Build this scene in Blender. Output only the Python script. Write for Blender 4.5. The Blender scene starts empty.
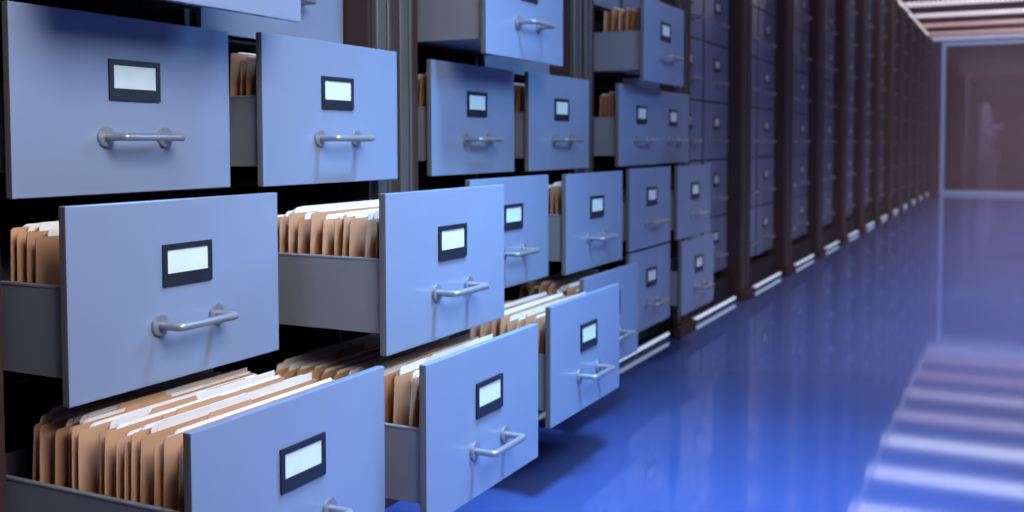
import bpy, bmesh, math, random
from mathutils import Vector, Matrix
random.seed(7)
S = bpy.context.scene
COL = S.collection

# ------------------------------------------------------------------ layout (metres)
Y0, L, M, WC, WF, HF, Z0, RP = 0.9956, 1.2941, 0.1217, 0.5508, 0.5125, 0.3213, 0.1994, 0.33
NB, NROW = 15, 8
YEND = Y0 + L * NB + 0.25          # end partition
XR = 3.15                          # right wall
ZC = 3.16                          # ceiling slab
ZB = 2.85                          # underside of the light beams

# ------------------------------------------------------------------ materials
def new_mat(name):
    m = bpy.data.materials.new(name); m.use_nodes = True
    nt = m.node_tree
    return m, nt, nt.nodes['Principled BSDF']

def noise_to(nt, socket, lo, hi, scale, detail=3.0, stretch=None):
    tc = nt.nodes.new('ShaderNodeTexCoord'); src = tc.outputs['Object']
    if stretch:
        mp = nt.nodes.new('ShaderNodeMapping'); mp.inputs['Scale'].default_value = stretch
        nt.links.new(src, mp.inputs['Vector']); src = mp.outputs['Vector']
    n = nt.nodes.new('ShaderNodeTexNoise'); n.inputs['Scale'].default_value = scale; n.inputs['Detail'].default_value = detail
    nt.links.new(src, n.inputs['Vector'])
    r = nt.nodes.new('ShaderNodeValToRGB')
    r.color_ramp.elements[0].position = 0.3; r.color_ramp.elements[1].position = 0.7
    r.color_ramp.elements[0].color = lo; r.color_ramp.elements[1].color = hi
    nt.links.new(n.outputs['Fac'], r.inputs['Fac']); nt.links.new(r.outputs['Color'], socket)

def paint(name, col, rough=0.3, var=0.06, scale=6, metal=0.0, ior=1.5, stretch=None):
    m, nt, b = new_mat(name)
    lo = tuple(c * (1 - var) for c in col) + (1,); hi = tuple(min(1, c * (1 + var)) for c in col) + (1,)
    noise_to(nt, b.inputs['Base Color'], lo, hi, scale, stretch=stretch)
    b.inputs['Roughness'].default_value = rough; b.inputs['Metallic'].default_value = metal; b.inputs['IOR'].default_value = ior
    return m

def emit(name, col, strength):
    m, nt, b = new_mat(name)
    b.inputs['Base Color'].default_value = (0.6, 0.6, 0.62, 1)
    b.inputs['Emission Color'].default_value = col + (1,); b.inputs['Emission Strength'].default_value = strength
    return m

M_FACE = paint('drawer_paint', (0.262, 0.335, 0.52), 0.17, 0.04, 3, ior=1.5)
M_TRAY = paint('tray_steel', (0.235, 0.25, 0.30), 0.42, 0.05, 5)
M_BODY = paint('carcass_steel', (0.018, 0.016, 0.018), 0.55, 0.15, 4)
M_HANDLE = paint('brushed_handle', (0.36, 0.39, 0.46), 0.36, 0.08, 40, metal=0.5)
M_HOLDER = paint('holder_plastic', (0.02, 0.024, 0.04), 0.4, 0.1, 20)
M_CARD = paint('card_paper', (0.82, 0.95, 0.95), 0.6, 0.02, 30)
M_POST = paint('post_steel', (0.058, 0.028, 0.026), 0.6, 0.15, 5)
M_RAIL = paint('rail_alloy', (0.125, 0.112, 0.108), 0.4, 0.08, 12, metal=0.1, stretch=(1, 1, 0.1))
M_MANILA = [paint('manila_card', c, 0.75, 0.07, 14) for c in ((0.60, 0.33, 0.19), (0.66, 0.37, 0.22), (0.53, 0.29, 0.165))]
M_PAPER = paint('paper', (0.90, 0.88, 0.86), 0.8, 0.03, 30)
M_STRIP = emit('strip_light', (0.62, 0.74, 0.98), 0.8)
M_ALU = paint('strip_channel', (0.12, 0.14, 0.2), 0.35, 0.05, 10, metal=0.5)
M_BEAM = paint('beam_sheet', (0.50, 0.29, 0.28), 0.5, 0.1, 6)
M_CEIL = paint('ceiling_paint', (0.22, 0.14, 0.13), 0.7, 0.1, 2)
M_WALL = paint('wall_paint', (0.10, 0.085, 0.12), 0.5, 0.1, 2)
M_FARW = paint('far_room_paint', (0.16, 0.10, 0.19), 0.5, 0.15, 0.7)
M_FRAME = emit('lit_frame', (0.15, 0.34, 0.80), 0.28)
M_VIOLET = paint('violet_shell', (0.16, 0.145, 0.21), 0.4, 0.15, 5)

# floor: blue glossy resin with very faint mottling
M_FLOOR, nt, b = new_mat('blue_resin_floor')
noise_to(nt, b.inputs['Base Color'], (0.070, 0.112, 0.36, 1), (0.080, 0.126, 0.40, 1), 1.3)
b.inputs['Roughness'].default_value = 0.05
b.inputs['IOR'].default_value = 2.1

# glass: clear with a fresnel reflection
M_GLASS = bpy.data.materials.new('clear_glass'); M_GLASS.use_nodes = True
nt = M_GLASS.node_tree; nt.nodes.clear()
out = nt.nodes.new('ShaderNodeOutputMaterial'); mix = nt.nodes.new('ShaderNodeMixShader')
tr = nt.nodes.new('ShaderNodeBsdfTransparent'); tr.inputs['Color'].default_value = (0.85, 0.84, 0.9, 1)
gl = nt.nodes.new('ShaderNodeBsdfGlossy'); gl.inputs['Roughness'].default_value = 0.08
fr = nt.nodes.new('ShaderNodeFresnel'); fr.inputs['IOR'].default_value = 1.5
nt.links.new(fr.outputs[0], mix.inputs[0]); nt.links.new(tr.outputs[0], mix.inputs[1]); nt.links.new(gl.outputs[0], mix.inputs[2])
nt.links.new(mix.outputs[0], out.inputs[0])

def diffuser_mat(strength, col):
    m, nt, b = new_mat('perforated_diffuser')
    tc = nt.nodes.new('ShaderNodeTexCoord')
    v = nt.nodes.new('ShaderNodeTexVoronoi'); v.inputs['Scale'].default_value = 14; v.inputs['Randomness'].default_value = 0.15
    nt.links.new(tc.outputs['Object'], v.inputs['Vector'])
    r = nt.nodes.new('ShaderNodeValToRGB')
    r.color_ramp.elements[0].position = 0.22; r.color_ramp.elements[1].position = 0.34
    r.color_ramp.elements[0].color = tuple(c * 0.62 for c in col) + (1,); r.color_ramp.elements[1].color = col + (1,)
    nt.links.new(v.outputs['Distance'], r.inputs['Fac'])
    b.inputs['Base Color'].default_value = (0.4, 0.4, 0.42, 1)
    nt.links.new(r.outputs['Color'], b.inputs['Emission Color']); b.inputs['Emission Strength'].default_value = strength
    return m

# ------------------------------------------------------------------ mesh helpers
def bm_box(bm, x0, x1, y0, y1, z0, z1, bev=0.0, seg=2):
    r = bmesh.ops.create_cube(bm, size=1.0)
    vs = r['verts']
    bmesh.ops.transform(bm, verts=vs, matrix=Matrix.Translation(((x0+x1)/2, (y0+y1)/2, (z0+z1)/2)) @ Matrix.Diagonal((x1-x0, y1-y0, z1-z0, 1)))
    if bev:
        es = list({e for v in vs for e in v.link_edges})
        bmesh.ops.bevel(bm, geom=es, offset=bev, segments=seg, affect='EDGES', profile=0.6)

def bm_cyl(bm, base, axis, r, h, seg=24, bev=0.0):
    q = Vector((0, 0, 1)).rotation_difference(Vector(axis)).to_matrix().to_4x4()
    mat = Matrix.Translation(Vector(base) + Vector(axis).normalized() * h / 2) @ q
    res = bmesh.ops.create_cone(bm, cap_ends=True, segments=seg, radius1=r, radius2=r, depth=h, matrix=mat)
    if bev:
        es = [e for e in {e for v in res['verts'] for e in v.link_edges} if len(e.link_faces) == 2 and e.calc_face_angle(0) > 1.0]
        bmesh.ops.bevel(bm, geom=es, offset=bev, segments=2, affect='EDGES')

def bm_tube(bm, pts, r, seg=12):
    rings = []
    n = len(pts); pts = [Vector(p) for p in pts]
    for i, p in enumerate(pts):
        t = (pts[min(i+1, n-1)] - pts[max(i-1, 0)]).normalized()
        a = Vector((0, 0, 1)); s = t.cross(a).normalized(); u = s.cross(t).normalized()
        rings.append([bm.verts.new(p + (s*math.cos(k*2*math.pi/seg) + u*math.sin(k*2*math.pi/seg)) * r) for k in range(seg)])
    for i in range(n-1):
        for k in range(seg):
            bm.faces.new((rings[i][k], rings[i][(k+1) % seg], rings[i+1][(k+1) % seg], rings[i+1][k]))
    bm.faces.new(rings[0][::-1]); bm.faces.new(rings[-1])

def bm_sheet(bm, outline, thick, place):
    """flat outline [(y,z)] given a thickness; place(y,z,t)->Vector bends it"""
    a = [bm.verts.new(place(y, z, 0)) for y, z in outline]
    c = [bm.verts.new(place(y, z, thick)) for y, z in outline]
    n = len(outline)
    bm.faces.new(a[::-1]); bm.faces.new(c)
    for i in range(n):
        j = (i+1) % n
        bm.faces.new((a[i], a[j], c[j], c[i]))

def to_mesh(name, bm, mat, smooth=False):
    bmesh.ops.recalc_face_normals(bm, faces=bm.faces)
    me = bpy.data.meshes.new(name); bm.to_mesh(me); bm.free()
    if smooth:
        for p in me.polygons: p.use_smooth = True
        try: me.set_sharp_from_angle(angle=math.radians(40))
        except Exception: pass
    me.materials.append(mat)
    return me

def link(name, me, parent=None, loc=(0, 0, 0)):
    o = bpy.data.objects.new(name, me); COL.objects.link(o)
    o.parent = parent; o.location = loc
    return o

def tag(o, label=None, cat=None, group=None, kind=None):
    if label: o['label'] = label
    if cat: o['category'] = cat
    if group: o['group'] = group
    if kind: o['kind'] = kind
    return o

def empty(name, loc):
    o = bpy.data.objects.new(name, None); COL.objects.link(o); o.location = loc; o.empty_display_size = 0.05
    return o

def struct(name, boxes, mat, label=None):
    bm = bmesh.new()
    for bx in boxes: bm_box(bm, *bx)
    o = link(name, to_mesh(name, bm, mat)); o['kind'] = 'structure'
    if label: o['label'] = label
    return o

# ------------------------------------------------------------------ room shell
YF = 41.0
struct('floor', [(-0.9, XR+0.2, -3.2, YF+0.2, -0.12, 0.0)], M_FLOOR)
struct('ceiling', [(-0.9, XR+0.2, -3.2, YF+0.2, ZC, ZC+0.1)], M_CEIL)
struct('wall_left', [(-0.9, -0.8, -3.2, YEND, 0, ZC), (-0.8, 0.07, Y0+NB*L+0.14, YEND, 0, ZC)], M_WALL)
struct('wall_right', [(XR, XR+0.15, -3.2, YF, 0, ZC)], M_WALL)
struct('wall_back', [(-0.8, XR, -3.2, -3.08, 0, ZC)], M_WALL)
# end partition with a big pane
WX0, WX1, WZ0, WZ1 = 0.235, 2.95, 0.0, 2.82
struct('wall_far', [(0.07-0.2, WX0, YEND, YEND+0.12, 0, ZC), (WX1, XR, YEND, YEND+0.12, 0, ZC), (WX0, WX1, YEND, YEND+0.12, WZ1, ZC)], M_WALL)
fw = 0.068
w = struct('window_1', [(WX0, WX0+fw, YEND-0.03, YEND+0.09, WZ0, WZ1), (WX1-fw, WX1, YEND-0.03, YEND+0.09, WZ0, WZ1),
                        (WX0+fw, WX1-fw, YEND-0.03, YEND+0.09, WZ0, WZ0+fw), (WX0+fw, WX1-fw, YEND-0.03, YEND+0.09, WZ1-fw, WZ1)], M_FRAME)
bm = bmesh.new(); bm_box(bm, WX0+fw-0.005, WX1-fw+0.005, YEND+0.02, YEND+0.032, WZ0+fw-0.005, WZ1-fw+0.005)
link('window_pane', to_mesh('window_pane', bm, M_GLASS), w)
# the dim room behind the pane
struct('trim_1', [(-0.05, 0.1, YEND+0.12, YF, 0, ZC)], M_FARW)
struct('wall_far_room', [(-0.05, XR+0.15, YF, YF+0.12, 0, ZC)], M_FARW)

# ------------------------------------------------------------------ drawer meshes (local origin: lower left corner of the front face, +x towards the aisle)
TP = 0.016
bm = bmesh.new(); bm_box(bm, -TP, 0, 0, WF, 0, HF, 0.0022, 2)
ME_FRONT = to_mesh('drawer_front', bm, M_FACE)
ME_FRONT.materials.append(paint('panel_edge', (0.15, 0.15, 0.165), 0.4, 0.05, 8))
for p_ in ME_FRONT.polygons:
    if abs(p_.normal.y) > 0.6 or p_.normal.x < -0.6: p_.material_index = 1
bm = bmesh.new()
ya, yb, za, zb, xa, xb = 0.013, WF-0.013, 0.042, 0.186, -0.56, -TP-0.0004
bm_box(bm, xa, xb, ya, ya+0.006, za, zb); bm_box(bm, xa, xb, yb-0.006, yb, za, zb)
bm_box(bm, xa, xa+0.006, ya+0.006, yb-0.006, za, zb); bm_box(bm, xa+0.006, xb, ya+0.006, yb-0.006, za, za+0.006)
bm_box(bm, xb-0.004, xb, ya+0.006, yb-0.006, za+0.006, zb)
for p, q in ((ya-0.001, ya+0.008), (yb-0.008, yb+0.001)):
    bm_box(bm, xa, xb, p, q, zb, zb+0.006, 0.0015, 1)
ME_TRAY = to_mesh('drawer', bm, M_TRAY)
bm = bmesh.new()                                   # bar handle on two round mounts
ha, hb, hz, ho = 0.191, 0.331, 0.102, 0.050
for y in (ha, hb): bm_cyl(bm, (0, y, hz), (1, 0, 0), 0.019, 0.006, 28, 0.0012)
rc = 0.007; path = [(0.003, ha, hz), (ho-rc, ha, hz)]
for k in range(1, 6):
    t = k/5*math.pi/2; path.append((ho-rc+rc*math.sin(t), ha+rc-rc*math.cos(t), hz))
for k in range(0, 6):
    t = k/5*math.pi/2; path.append((ho-rc+rc*math.cos(t), hb-rc+rc*math.sin(t), hz))
path.append((0.003, hb, hz))
bm_tube(bm, path, 0.0072, 14)
ME_HANDLE = to_mesh('handle', bm, M_HANDLE, True)
bm = bmesh.new()                                   # label holder: a frame with a solid lower band
h0, h1, g0, g1 = 0.200, 0.320, 0.1685, 0.2425
c0, c1, d0, d1 = 0.2095, 0.3105, 0.190, 0.2325
hx = 0.0045
bm_box(bm, 0, hx, h0, c0, g0, g1); bm_box(bm, 0, hx, c1, h1, g0, g1)
bm_box(bm, 0, hx, c0, c1, d1, g1); bm_box(bm, 0, hx, c0, c1, g0, d0)
ME_HOLDER = to_mesh('label_holder', bm, M_HOLDER)
bm = bmesh.new(); bm_box(bm, 0.0003, 0.0022, c0+0.0004, c1-0.0004, d0+0.0004, d1-0.0004)
ME_CARD = to_mesh('label_card', bm, M_CARD)

# proto drawer; copies share the meshes
def make_drawer():
    d = link('drawer', ME_TRAY)
    link('drawer_front', ME_FRONT, d)
    tag(link('handle', ME_HANDLE, d), 'grey metal bar handle on two round mounts')
    tag(link('label_holder', ME_HOLDER, d), 'black label holder')
    tag(link('label_card', ME_CARD, d), 'blank white label card')
    return d
PROTO = make_drawer(); proto_used = False
def put_drawer(parent, loc):
    global proto_used
    if not proto_used: d = PROTO; proto_used = True
    else:
        d = PROTO.copy(); COL.objects.link(d)
        for ch in PROTO.children:
            c = ch.copy(); COL.objects.link(c); c.parent = d
    d.parent = parent; d.location = loc
    return d

PULL = {(0,1):0.297,(0,3):0.296,(0,5):0.289,(1,1):0.110,(1,2):0.164,(1,3):0.126,(1,4):0.159,(1,5):0.189,(1,6):0.149,
        (2,1):0.232,(2,2):0.467,(2,3):0.246,(2,4):0.290,(2,5):0.234,(2,6):0.254,(3,1):0.487,(3,2):0.557,(3,3):0.485,
        (3,4):0.351,(3,5):0.234,(3,6):0.274}

# cabinet carcass: back, sides, top, middle partition, shelves
XBK = -0.72
ca, cb = 0.1195, L-0.1045
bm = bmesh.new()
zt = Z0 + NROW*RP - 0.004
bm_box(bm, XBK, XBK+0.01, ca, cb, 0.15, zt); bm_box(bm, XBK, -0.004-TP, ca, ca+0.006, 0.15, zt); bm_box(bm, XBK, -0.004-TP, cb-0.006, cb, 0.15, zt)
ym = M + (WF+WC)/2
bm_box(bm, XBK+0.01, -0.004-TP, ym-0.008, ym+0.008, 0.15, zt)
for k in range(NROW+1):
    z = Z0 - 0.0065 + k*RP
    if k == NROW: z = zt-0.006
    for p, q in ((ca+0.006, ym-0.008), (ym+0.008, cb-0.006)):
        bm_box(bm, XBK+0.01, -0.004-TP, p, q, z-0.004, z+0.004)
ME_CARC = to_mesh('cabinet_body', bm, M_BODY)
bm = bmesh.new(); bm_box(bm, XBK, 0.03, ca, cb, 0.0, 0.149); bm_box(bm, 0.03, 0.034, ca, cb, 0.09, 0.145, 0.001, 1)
ME_PLINTH = to_mesh('plinth', bm, M_BODY)

ORD = ['first','second','third','fourth','fifth','sixth','seventh','eighth','ninth','tenth','eleventh','twelfth','thirteenth','fourteenth','fifteenth','sixteenth','seventeenth','eighteenth','nineteenth','twentieth']
CABLAB = ['bluish grey filing cabinet nearest the viewer, its big drawers pulled out at left',
          'blue lit filing cabinet with staggered open drawers, right of the first grey post',
          'blue filing cabinet with open drawers fading into dimness, just before the closed cabinets',
          'dim filing cabinet of closed drawers directly behind the last pulled-out drawers']
DRW = {}
for bI in range(NB):
    root = empty('filing_cabinet', (0, Y0+L*bI, 0))
    lab = CABLAB[bI] if bI < 4 else 'dark closed filing cabinet, %s from the viewer along the left wall' % ORD[bI]
    if bI == NB-1: lab = 'last dark filing cabinet of the row, beside the glass end wall'
    tag(root, lab, 'filing cabinet', 'filing cabinets along the left wall')
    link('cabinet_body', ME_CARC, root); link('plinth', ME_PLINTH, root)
    for cI in range(2):
        for k in range(NROW):
            row, col = 3-k, bI*2+cI+1
            pull = PULL.get((row, col), 0.0)
            d = put_drawer(root, (pull, M+cI*WC, Z0+k*RP))
            DRW[(row, col)] = (pull, Y0+L*bI+M+cI*WC, Z0+k*RP)

# ------------------------------------------------------------------ upright posts with two light rails
PA, PB, PX = -0.104, 0.119, 0.072
bm = bmesh.new()
bm_box(bm, XBK, PX, PA+0.002, PB-0.002, 0.0, ZB-0.015)
bm_box(bm, PX, PX+0.012, -0.030, 0.018, 0.0, ZB-0.015, 0.002, 1)
bm_box(bm, PX, PX+0.016, 0.074, PB-0.004, 0.0, ZB-0.015, 0.002, 1)
ME_POST = to_mesh('post_body', bm, M_POST)
def rail_mesh(y0, y1):
    bm = bmesh.new()
    bm_box(bm, PX, PX+0.020, y0, y1, 0.06, ZB-0.02, 0.002, 1)
    bm_box(bm, PX+0.020, PX+0.026, y1-0.014, y1-0.003, 0.06, ZB-0.02, 0.0015, 1)
    return to_mesh('rail', bm, M_RAIL)
ME_RAIL = [rail_mesh(-0.088, -0.034), rail_mesh(0.020, 0.072)]
bm = bmesh.new(); bm_box(bm, PX+0.0165, PX+0.045, -0.135, 0.15, 0.0, 0.055, 0.004, 2)
bm_box(bm, PX+0.0265, PX+0.034, -0.09, 0.10, 0.055, 0.075, 0.003, 1)
ME_FOOT = to_mesh('foot', bm, M_POST)
for bI in range(NB+1):
    r = empty('upright_post', (0, Y0+L*bI, 0))
    if bI == 0: lab = 'dark upright post cut off at the left edge, beside the nearest drawers'
    elif bI == 1: lab = 'dark upright post with two pale rails, between the first and second cabinets'
    elif bI == NB: lab = 'last upright post of the row, against the glass end wall'
    else: lab = 'dark upright post between the %s and %s filing cabinets' % (ORD[bI-1], ORD[bI])
    tag(r, lab, 'post', 'upright posts between the cabinets')
    link('post_body', ME_POST, r); link('foot', ME_FOOT, r)
    for me in ME_RAIL: tag(link('rail', me, r), 'pale grey metal rail')

# ------------------------------------------------------------------ floor light strips under each cabinet
bm = bmesh.new(); bm_box(bm, 0.036, 0.058, 0.153, L-0.138, 0.0, 0.036, 0.002, 1); bm_box(bm, 0.058, 0.066, 0.153, L-0.138, 0.0, 0.006)
ME_CHAN = to_mesh('channel', bm, M_ALU)
bm = bmesh.new(); bm_box(bm, 0.0585, 0.066, 0.155, L-0.140, 0.017, 0.033, 0.002, 1)
ME_LED = to_mesh('diffuser', bm, M_STRIP)
for bI in range(NB):
    r = empty('floor_light_strip', (0, Y0+L*bI, 0))
    near = ['under the nearest open drawers', 'under the second cabinet, below the blue drawers', 'under the third cabinet, right of the lowest blue drawers',
            'under the first fully closed cabinet']
    lab = 'white glowing floor light strip ' + (near[bI] if bI < 4 else 'under the %s cabinet from the viewer' % ORD[bI])
    tag(r, lab, 'light strip', 'floor light strips along the cabinets')
    link('channel', ME_CHAN, r); tag(link('diffuser', ME_LED, r), 'white glowing diffuser')

# ------------------------------------------------------------------ folders
def rounded(y0, y1, z0, z1, r=0.012, tab=None):
    p = [(y0, z0), (y1, z0)]
    for k in range(5):
        a = k/4*math.pi/2; p.append((y1-r+r*math.cos(a), z1-r+r*math.sin(a)))
    if tab:
        ta, tb, th = tab
        p += [(tb+0.006, z1), (tb, z1+th), (ta, z1+th), (ta-0.006, z1)]
    for k in range(5):
        a = math.pi/2 + k/4*math.pi/2; p.append((y0+r+r*math.cos(a), z1-r+r*math.sin(a)))
    return p
FW, FH = 0.445, 0.232
FOLD = []
for v in range(7):
    rnd = random.Random(40+v)
    T = (0.004, 0.005, 0.0055, 0.007, 0.008, 0.010, 0.012)[v]
    hf = FH - rnd.uniform(0.002, 0.012); hbk = FH
    ta = rnd.uniform(0.06, 0.28); bow = rnd.uniform(0.001, 0.006)
    th = 0.0013
    bm = bmesh.new()
    def place(side, off=0.0):
        def f(y, z, t):
            s = z/FH
            flare = bow*(1-min(1, y/0.09))**2 * (1 if side > 0 else -0.4)
            return Vector((side*(0.0015 + T/2*s) + flare*s + t*(1 if side > 0 else -1) + off, y, z))
        return f
    def outline(y0, y1, z1, tab=None):
        # split the long edges so that the sheet can bow at its near end
        return rounded(y0, y1, 0.0, z1, 0.007, tab)
    bm_sheet(bm, outline(0.0, FW, hf), th, place(1))
    bm_sheet(bm, outline(rnd.uniform(0.022, 0.034), FW, hbk-0.003, (ta, ta+0.10, 0.009)), th, place(-1))
    bm_box(bm, -0.0028, 0.0028, 0.002, FW-0.002, -0.001, 0.0015)
    mf = to_mesh('manila_folder', bm, M_MANILA[v % 3])
    bm = bmesh.new()
    np_ = rnd.choice((2, 3, 3, 4))
    for k in range(np_):
        xc = -T/2*0.75 + (k+0.5)*T*1.5/np_*0.5 + T*0.12
        hp = FH - rnd.uniform(-0.007, 0.009); ys = rnd.uniform(0.018, 0.040); tk = T*0.2
        def pl(y, z, t, xc=xc): return Vector((xc*z/FH + t - 0.0008*(1-z/FH), y, max(z, 0.004)))
        bm_sheet(bm, [(ys, 0.004), (FW-0.012, 0.004), (FW-0.012, hp), (ys+0.010, hp), (ys+0.003, hp-0.003), (ys, hp-0.010)], tk*0.8, pl)
    mp = to_mesh('papers', bm, M_PAPER)
    FOLD.append((mf, mp))

def fill(row, col, xs, where, base='tan manila folder', y_off=0.0225, hs=(0.95, 1.04)):
    """xs: absolute x of each folder, from the drawer front backwards"""
    pull, yl, zl = DRW[(row, col)]
    for i, x in enumerate(xs):
        rnd = random.Random(row*1000+col*100+i)
        front = xs[i-1]-x if i else pull-TP-x; back = x-xs[i+1] if i+1 < len(xs) else 0.03
        g = min(front, back); vmax = 7 if g > 0.024 else 5 if g > 0.017 else 2
        mf, mp = FOLD[rnd.randrange(vmax)]
        f = link('manila_folder', mf, None, (x, yl+y_off+rnd.uniform(0, 0.009), zl+0.0505))
        lean = 0.45*min(front, 0.05)/FH
        f.rotation_euler = (0, rnd.uniform(-0.02, 0.5)*lean, rnd.uniform(-0.12, 0.1)*g/FW)
        f.scale = (1, 1, rnd.uniform(*hs))
        link('papers', mp, f)['label'] = 'white paper sheets'
        if i == 0: lab = '%s directly behind the front of %s' % (base, where)
        elif i == len(xs)-1 and len(xs) > 2: lab = '%s at the back of %s' % (base, where)
        else: lab = '%s, %s behind the front of %s' % (base, ORD[i], where)
        tag(f, lab, 'folder', 'folders in ' + where)

fill(3, 1, [0.455, 0.422, 0.393, 0.380, 0.344, 0.331, 0.318, 0.300, 0.270, 0.257, 0.215, 0.202, 0.186, 0.155, 0.121, 0.090], 'the bottom drawer at left, fullest of all', hs=(1.0, 1.09))
fill(2, 2, [0.418, 0.390, 0.350, 0.332, 0.314, 0.279, 0.252, 0.219, 0.199, 0.175, 0.150], 'the second-column middle drawer, pulled far out', hs=(0.93, 0.99))
fill(2, 1, [0.185, 0.118, 0.098, 0.078, 0.060], 'the middle drawer at the left edge')
fill(1, 2, [0.118, 0.096, 0.070, 0.048], 'the upper drawer in the second column')
fill(3, 2, [0.512, 0.490, 0.455, 0.420, 0.400, 0.370, 0.335, 0.310, 0.275, 0.245, 0.215, 0.180, 0.150], 'the bottom drawer in the second column')
fill(3, 3, [0.440, 0.418, 0.392, 0.366, 0.336, 0.311, 0.285, 0.250, 0.215], 'the bottom drawer in the third column')
fill(3, 4, [0.300, 0.270, 0.235, 0.205, 0.170, 0.140, 0.105], 'the bottom drawer in the fourth column')
fill(2, 4, [0.240, 0.215, 0.180, 0.150], 'the middle drawer in the fourth column')
fill(2, 3, [0.195, 0.165, 0.135], 'the middle drawer in the third column')
fill(1, 3, [0.085, 0.060, 0.035], 'the upper drawer in the third column')
fill(1, 4, [0.115, 0.090, 0.060], 'the upper drawer in the fourth column')
fill(0, 5, [0.243, 0.221, 0.197, 0.168, 0.139, 0.110], 'the topmost open drawer in the fifth column')
fill(1, 5, [0.145, 0.128, 0.111, 0.088], 'the upper drawer in the fifth column')

# ------------------------------------------------------------------ ceiling light beams (corrugated boxes with a perforated lit underside)
BP, BW, BC = 1.39, 0.55, 12.29
bx0, bx1 = 0.05, XR-0.06
def beam_body():
    bm = bmesh.new()
    bm_box(bm, bx0, bx1, -BW/2+0.03, BW/2-0.03, ZB+0.012, ZC)
    n = int((bx1-bx0)/0.12)
    for i in range(n):
        x = bx0+0.03+i*0.12
        for s in (-1, 1):
            ya, yb = (-BW/2, -BW/2+0.0295) if s < 0 else (BW/2-0.0295, BW/2)
            bm_box(bm, x, x+0.06, ya, yb, ZB+0.03, ZC-0.02)
    bm_box(bm, bx0, bx1, -BW/2-0.01, -BW/2+0.0295, ZB, ZB+0.0295); bm_box(bm, bx0, bx1, BW/2-0.0295, BW/2+0.01, ZB, ZB+0.0295)
    for i in range(2*n):                                # louvre slats below the lit plate
        x = bx0+0.045+i*0.06
        bm_box(bm, x, x+0.011, -BW/2+0.03, BW/2-0.03, ZB-0.03, ZB-0.0005)
    return to_mesh('beam_body', bm, M_BEAM)
ME_BEAM = beam_body()
bm = bmesh.new(); bm_box(bm, bx0+0.01, bx1-0.01, -BW/2+0.031, BW/2-0.031, ZB, ZB+0.0115)
ME_DIFF = to_mesh('diffuser', bm, M_STRIP)
ks = list(range(-9, 6)); 
for i, k in enumerate(ks):
    yc = BC + BP*k
    r = empty('ceiling_light', (0, yc, 0))
    tag(r, 'ribbed ceiling light beam with white perforated underside, %s from the far glass wall' % ORD[len(ks)-1-i], 'ceiling light', 'ribbed ceiling light beams across the aisle')
    link('beam_body', ME_BEAM, r)
    d = link('diffuser', ME_DIFF.copy(), r)
    t = (yc-11)/9.0
    st = 2.8 if yc < 14.2 else 1.4 if yc < 17 else 0.85
    col = (1.0, 0.76, 0.66) if yc < 10 else (0.84, 0.88, 1.0) if t < 0.35 else (0.92, 0.80, 0.94) if yc < 17 else (1.0, 0.62, 0.60)
    d.data.materials[0] = diffuser_mat(st if yc > 10 else 1.2, col)
    d['label'] = 'white perforated lit underside'
# slim rail of small lamps along the tops of the posts
r = empty('lamp_rail', (0.118, 8.0, ZB))
tag(r, 'slim ceiling rail dotted with tiny lamps along the cabinet tops', 'lamp rail')
bm = bmesh.new(); bm_box(bm, -0.012, 0.012, 0, 11.3, -0.028, -0.002, 0.003, 1); link('rail', to_mesh('rail', bm, M_BEAM), r)
bm = bmesh.new(); bm_cyl(bm, (0, 0, -0.040), (0, 0, 1), 0.016, 0.0115, 12)
ME_LAMP = to_mesh('lamp', bm, emit('tiny_lamp', (0.95, 0.9, 1.0), 2.0))
for k in range(37): link('lamp', ME_LAMP, r, (0, 0.2+0.3*k, 0))

# ------------------------------------------------------------------ behind the glass
r = empty('faint_shape', (0.62, 35.5, 0))  # made-up blocks standing in for a faint unidentified blur behind the glass
tag(r, 'pale violet uneven column of blocks added for a faint blur behind the end glass', 'faint shape')
z = 0.0
for i, (a, wd, dp, h) in enumerate(((0, .5, .5, .42), (.06, .62, .45, .34), (-.04, .40, .42, .36), (.05, .46, .44, .26), (.14, .62, .40, .18), (-.02, .34, .36, .38), (-.05, .24, .3, .26))):
    bm = bmesh.new(); bm_box(bm, a-wd/2, a+wd/2, -dp/2, dp/2, z, z+h-0.004, 0.02, 3)
    link('box', to_mesh('box', bm, M_VIOLET), r); z += h
r = empty('ceiling_beam', (0, 30.0, 0))
tag(r, 'faint pale cross beam under the ceiling of the room behind the glass', 'beam')
bm = bmesh.new(); bm_box(bm, 0.1, XR, -0.12, 0.12, 2.80, 2.98, 0.01, 1); bm_box(bm, 0.1, XR, -0.03, 0.03, 2.98, ZC)
link('beam_body', to_mesh('beam_body', bm, M_VIOLET), r)

# lit soffit in front of the end wall
r = empty('soffit_light', (0, 0, 0))
tag(r, 'pale violet lit soffit with a row of small dots above the end glass wall', 'ceiling light')
bm = bmesh.new(); bm_box(bm, 0.08, XR-0.06, 19.42, YEND-0.035, ZB+0.012, ZC); bm_box(bm, 0.08, XR-0.06, 19.38, 19.42, ZB-0.03, ZC)
link('soffit_body', to_mesh('soffit_body', bm, M_BEAM), r)
bm = bmesh.new(); bm_box(bm, 0.09, XR-0.07, 19.44, YEND-0.06, ZB, ZB+0.0115)
link('diffuser', to_mesh('diffuser', bm, emit('soffit_glow', (0.62, 0.62, 0.95), 0.5)), r)
bm = bmesh.new(); bm_cyl(bm, (0, 0, 0), (0, -1, 0), 0.03, 0.02, 12); ME_DOT = to_mesh('lamp', bm, emit('soffit_lamp', (0.85, 0.7, 0.95), 0.9))
for k in range(24): link('lamp', ME_DOT, r, (0.16+0.125*k, 19.379, ZB+0.03))

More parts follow.
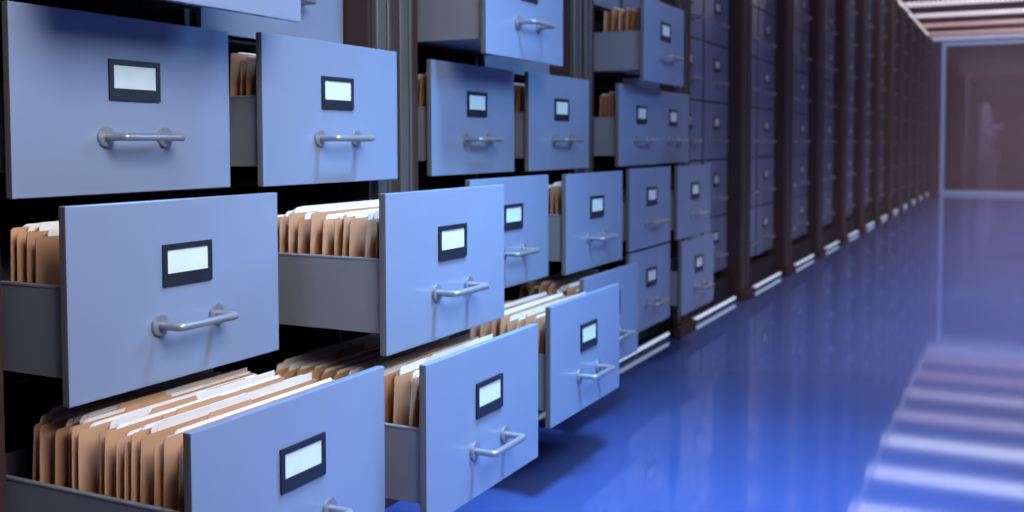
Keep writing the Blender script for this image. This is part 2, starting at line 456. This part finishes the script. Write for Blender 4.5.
# ------------------------------------------------------------------ haze hanging in the aisle
M_HAZE = bpy.data.materials.new('aisle_haze'); M_HAZE.use_nodes = True
nt = M_HAZE.node_tree; nt.nodes.clear()
o_ = nt.nodes.new('ShaderNodeOutputMaterial'); v_ = nt.nodes.new('ShaderNodeVolumeScatter')
v_.inputs['Color'].default_value = (1.0, 0.70, 0.90, 1); v_.inputs['Density'].default_value = 0.0135; v_.inputs['Anisotropy'].default_value = 0.2
nt.links.new(v_.outputs[0], o_.inputs['Volume'])
bm = bmesh.new(); bm_box(bm, 0.13, XR-0.02, 5.0, YEND-0.06, 0.004, ZB-0.05)
hz_ = link('haze', to_mesh('haze', bm, M_HAZE)); tag(hz_, 'thin reddish violet haze filling the far aisle', 'haze', kind='stuff')

# ------------------------------------------------------------------ lights
def area(name, loc, target, size, energy, col, size_y=None, spread=180):
    l = bpy.data.lights.new(name, 'AREA'); l.energy = energy; l.color = col; l.shape = 'RECTANGLE' if size_y else 'SQUARE'; l.size = size
    if size_y: l.size_y = size_y
    l.spread = math.radians(spread)
    o = bpy.data.objects.new(name, l); COL.objects.link(o); o.location = loc
    o.rotation_euler = (Vector(target)-Vector(loc)).to_track_quat('-Z', 'Y').to_euler()
    return o
area('key_lamp', (1.9, 0.8, 2.1), (0.1, 1.4, 0.9), 1.1, 23, (1.0, 0.98, 0.95), spread=125)
area('blue_lamp', (1.8, 2.95, 1.85), (0.2, 2.85, 1.1), 0.45, 17.5, (0.25, 0.58, 1.0))
l = bpy.data.lights.new('floor_glow_spot', 'SPOT'); l.energy = 690; l.color = (0.30, 0.60, 1.0); l.spot_size = math.radians(72); l.spot_blend = 1.0; l.shadow_soft_size = 0.25  # unseen spot added to put the blue glow on the floor
o = bpy.data.objects.new('floor_glow_spot', l); COL.objects.link(o); o.location = (1.2, 2.2, 2.8)
o.rotation_euler = (Vector((1.0, 2.3, 0))-o.location).to_track_quat('-Z', 'Y').to_euler()
for k in range(8): area('aisle_fill', (1.6, 5.0+1.95*k, 2.8), (1.6, 5.0+1.95*k, 0), 1.0, 21, (0.95, 0.86, 0.90), spread=75)  # unseen fill lights added to brighten the far floor
area('far_room_fill', (1.7, 34.0, 3.05), (1.6, 36.0, 1.0), 2.0, 80, (0.92, 0.72, 1.0))  # violet fill added to lighten the walls behind the glass

W = bpy.data.worlds.new('World'); S.world = W; W.use_nodes = True
W.node_tree.nodes['Background'].inputs[0].default_value = (0.35, 0.4, 0.6, 1); W.node_tree.nodes['Background'].inputs[1].default_value = 0.02

# ------------------------------------------------------------------ camera (solved from the photograph)
f_px, yaw, pit, rol, py = 1018.2456, math.radians(26.512), math.radians(-2.69), math.radians(-0.111), 191.9218
cy, sy, cp, sp, cr, sr = math.cos(yaw), math.sin(yaw), math.cos(pit), math.sin(pit), math.cos(rol), math.sin(rol)
m0 = Vector((cy, sy, 0)); fwv = Vector((-sy*cp, cy*cp, sp)); m2 = Vector((sy*sp, -cy*sp, cp))
rt = m0*cr + m2*sr; up = -m0*sr + m2*cr
cam = bpy.data.cameras.new('camera'); co = bpy.data.objects.new('camera', cam); COL.objects.link(co)
mw = Matrix.Identity(4)
for i in range(3):
    mw[i][0] = rt[i]; mw[i][1] = up[i]; mw[i][2] = -fwv[i]
mw[0][3], mw[1][3], mw[2][3] = 1.5756, 0.0, 0.9475
co.matrix_world = mw
cam.sensor_width = 36; cam.sensor_fit = 'HORIZONTAL'; cam.lens = f_px*36/1024; cam.shift_y = (py-256)/1024
cam.clip_start = 0.05; cam.clip_end = 100
cam.dof.use_dof = True; cam.dof.focus_distance = 1.75; cam.dof.aperture_fstop = 4.0
S.camera = co
S.view_settings.view_transform = 'Standard'; S.view_settings.look = 'None'; S.view_settings.gamma = 1; S.view_settings.exposure = 0.0
S.view_settings.use_curve_mapping = False
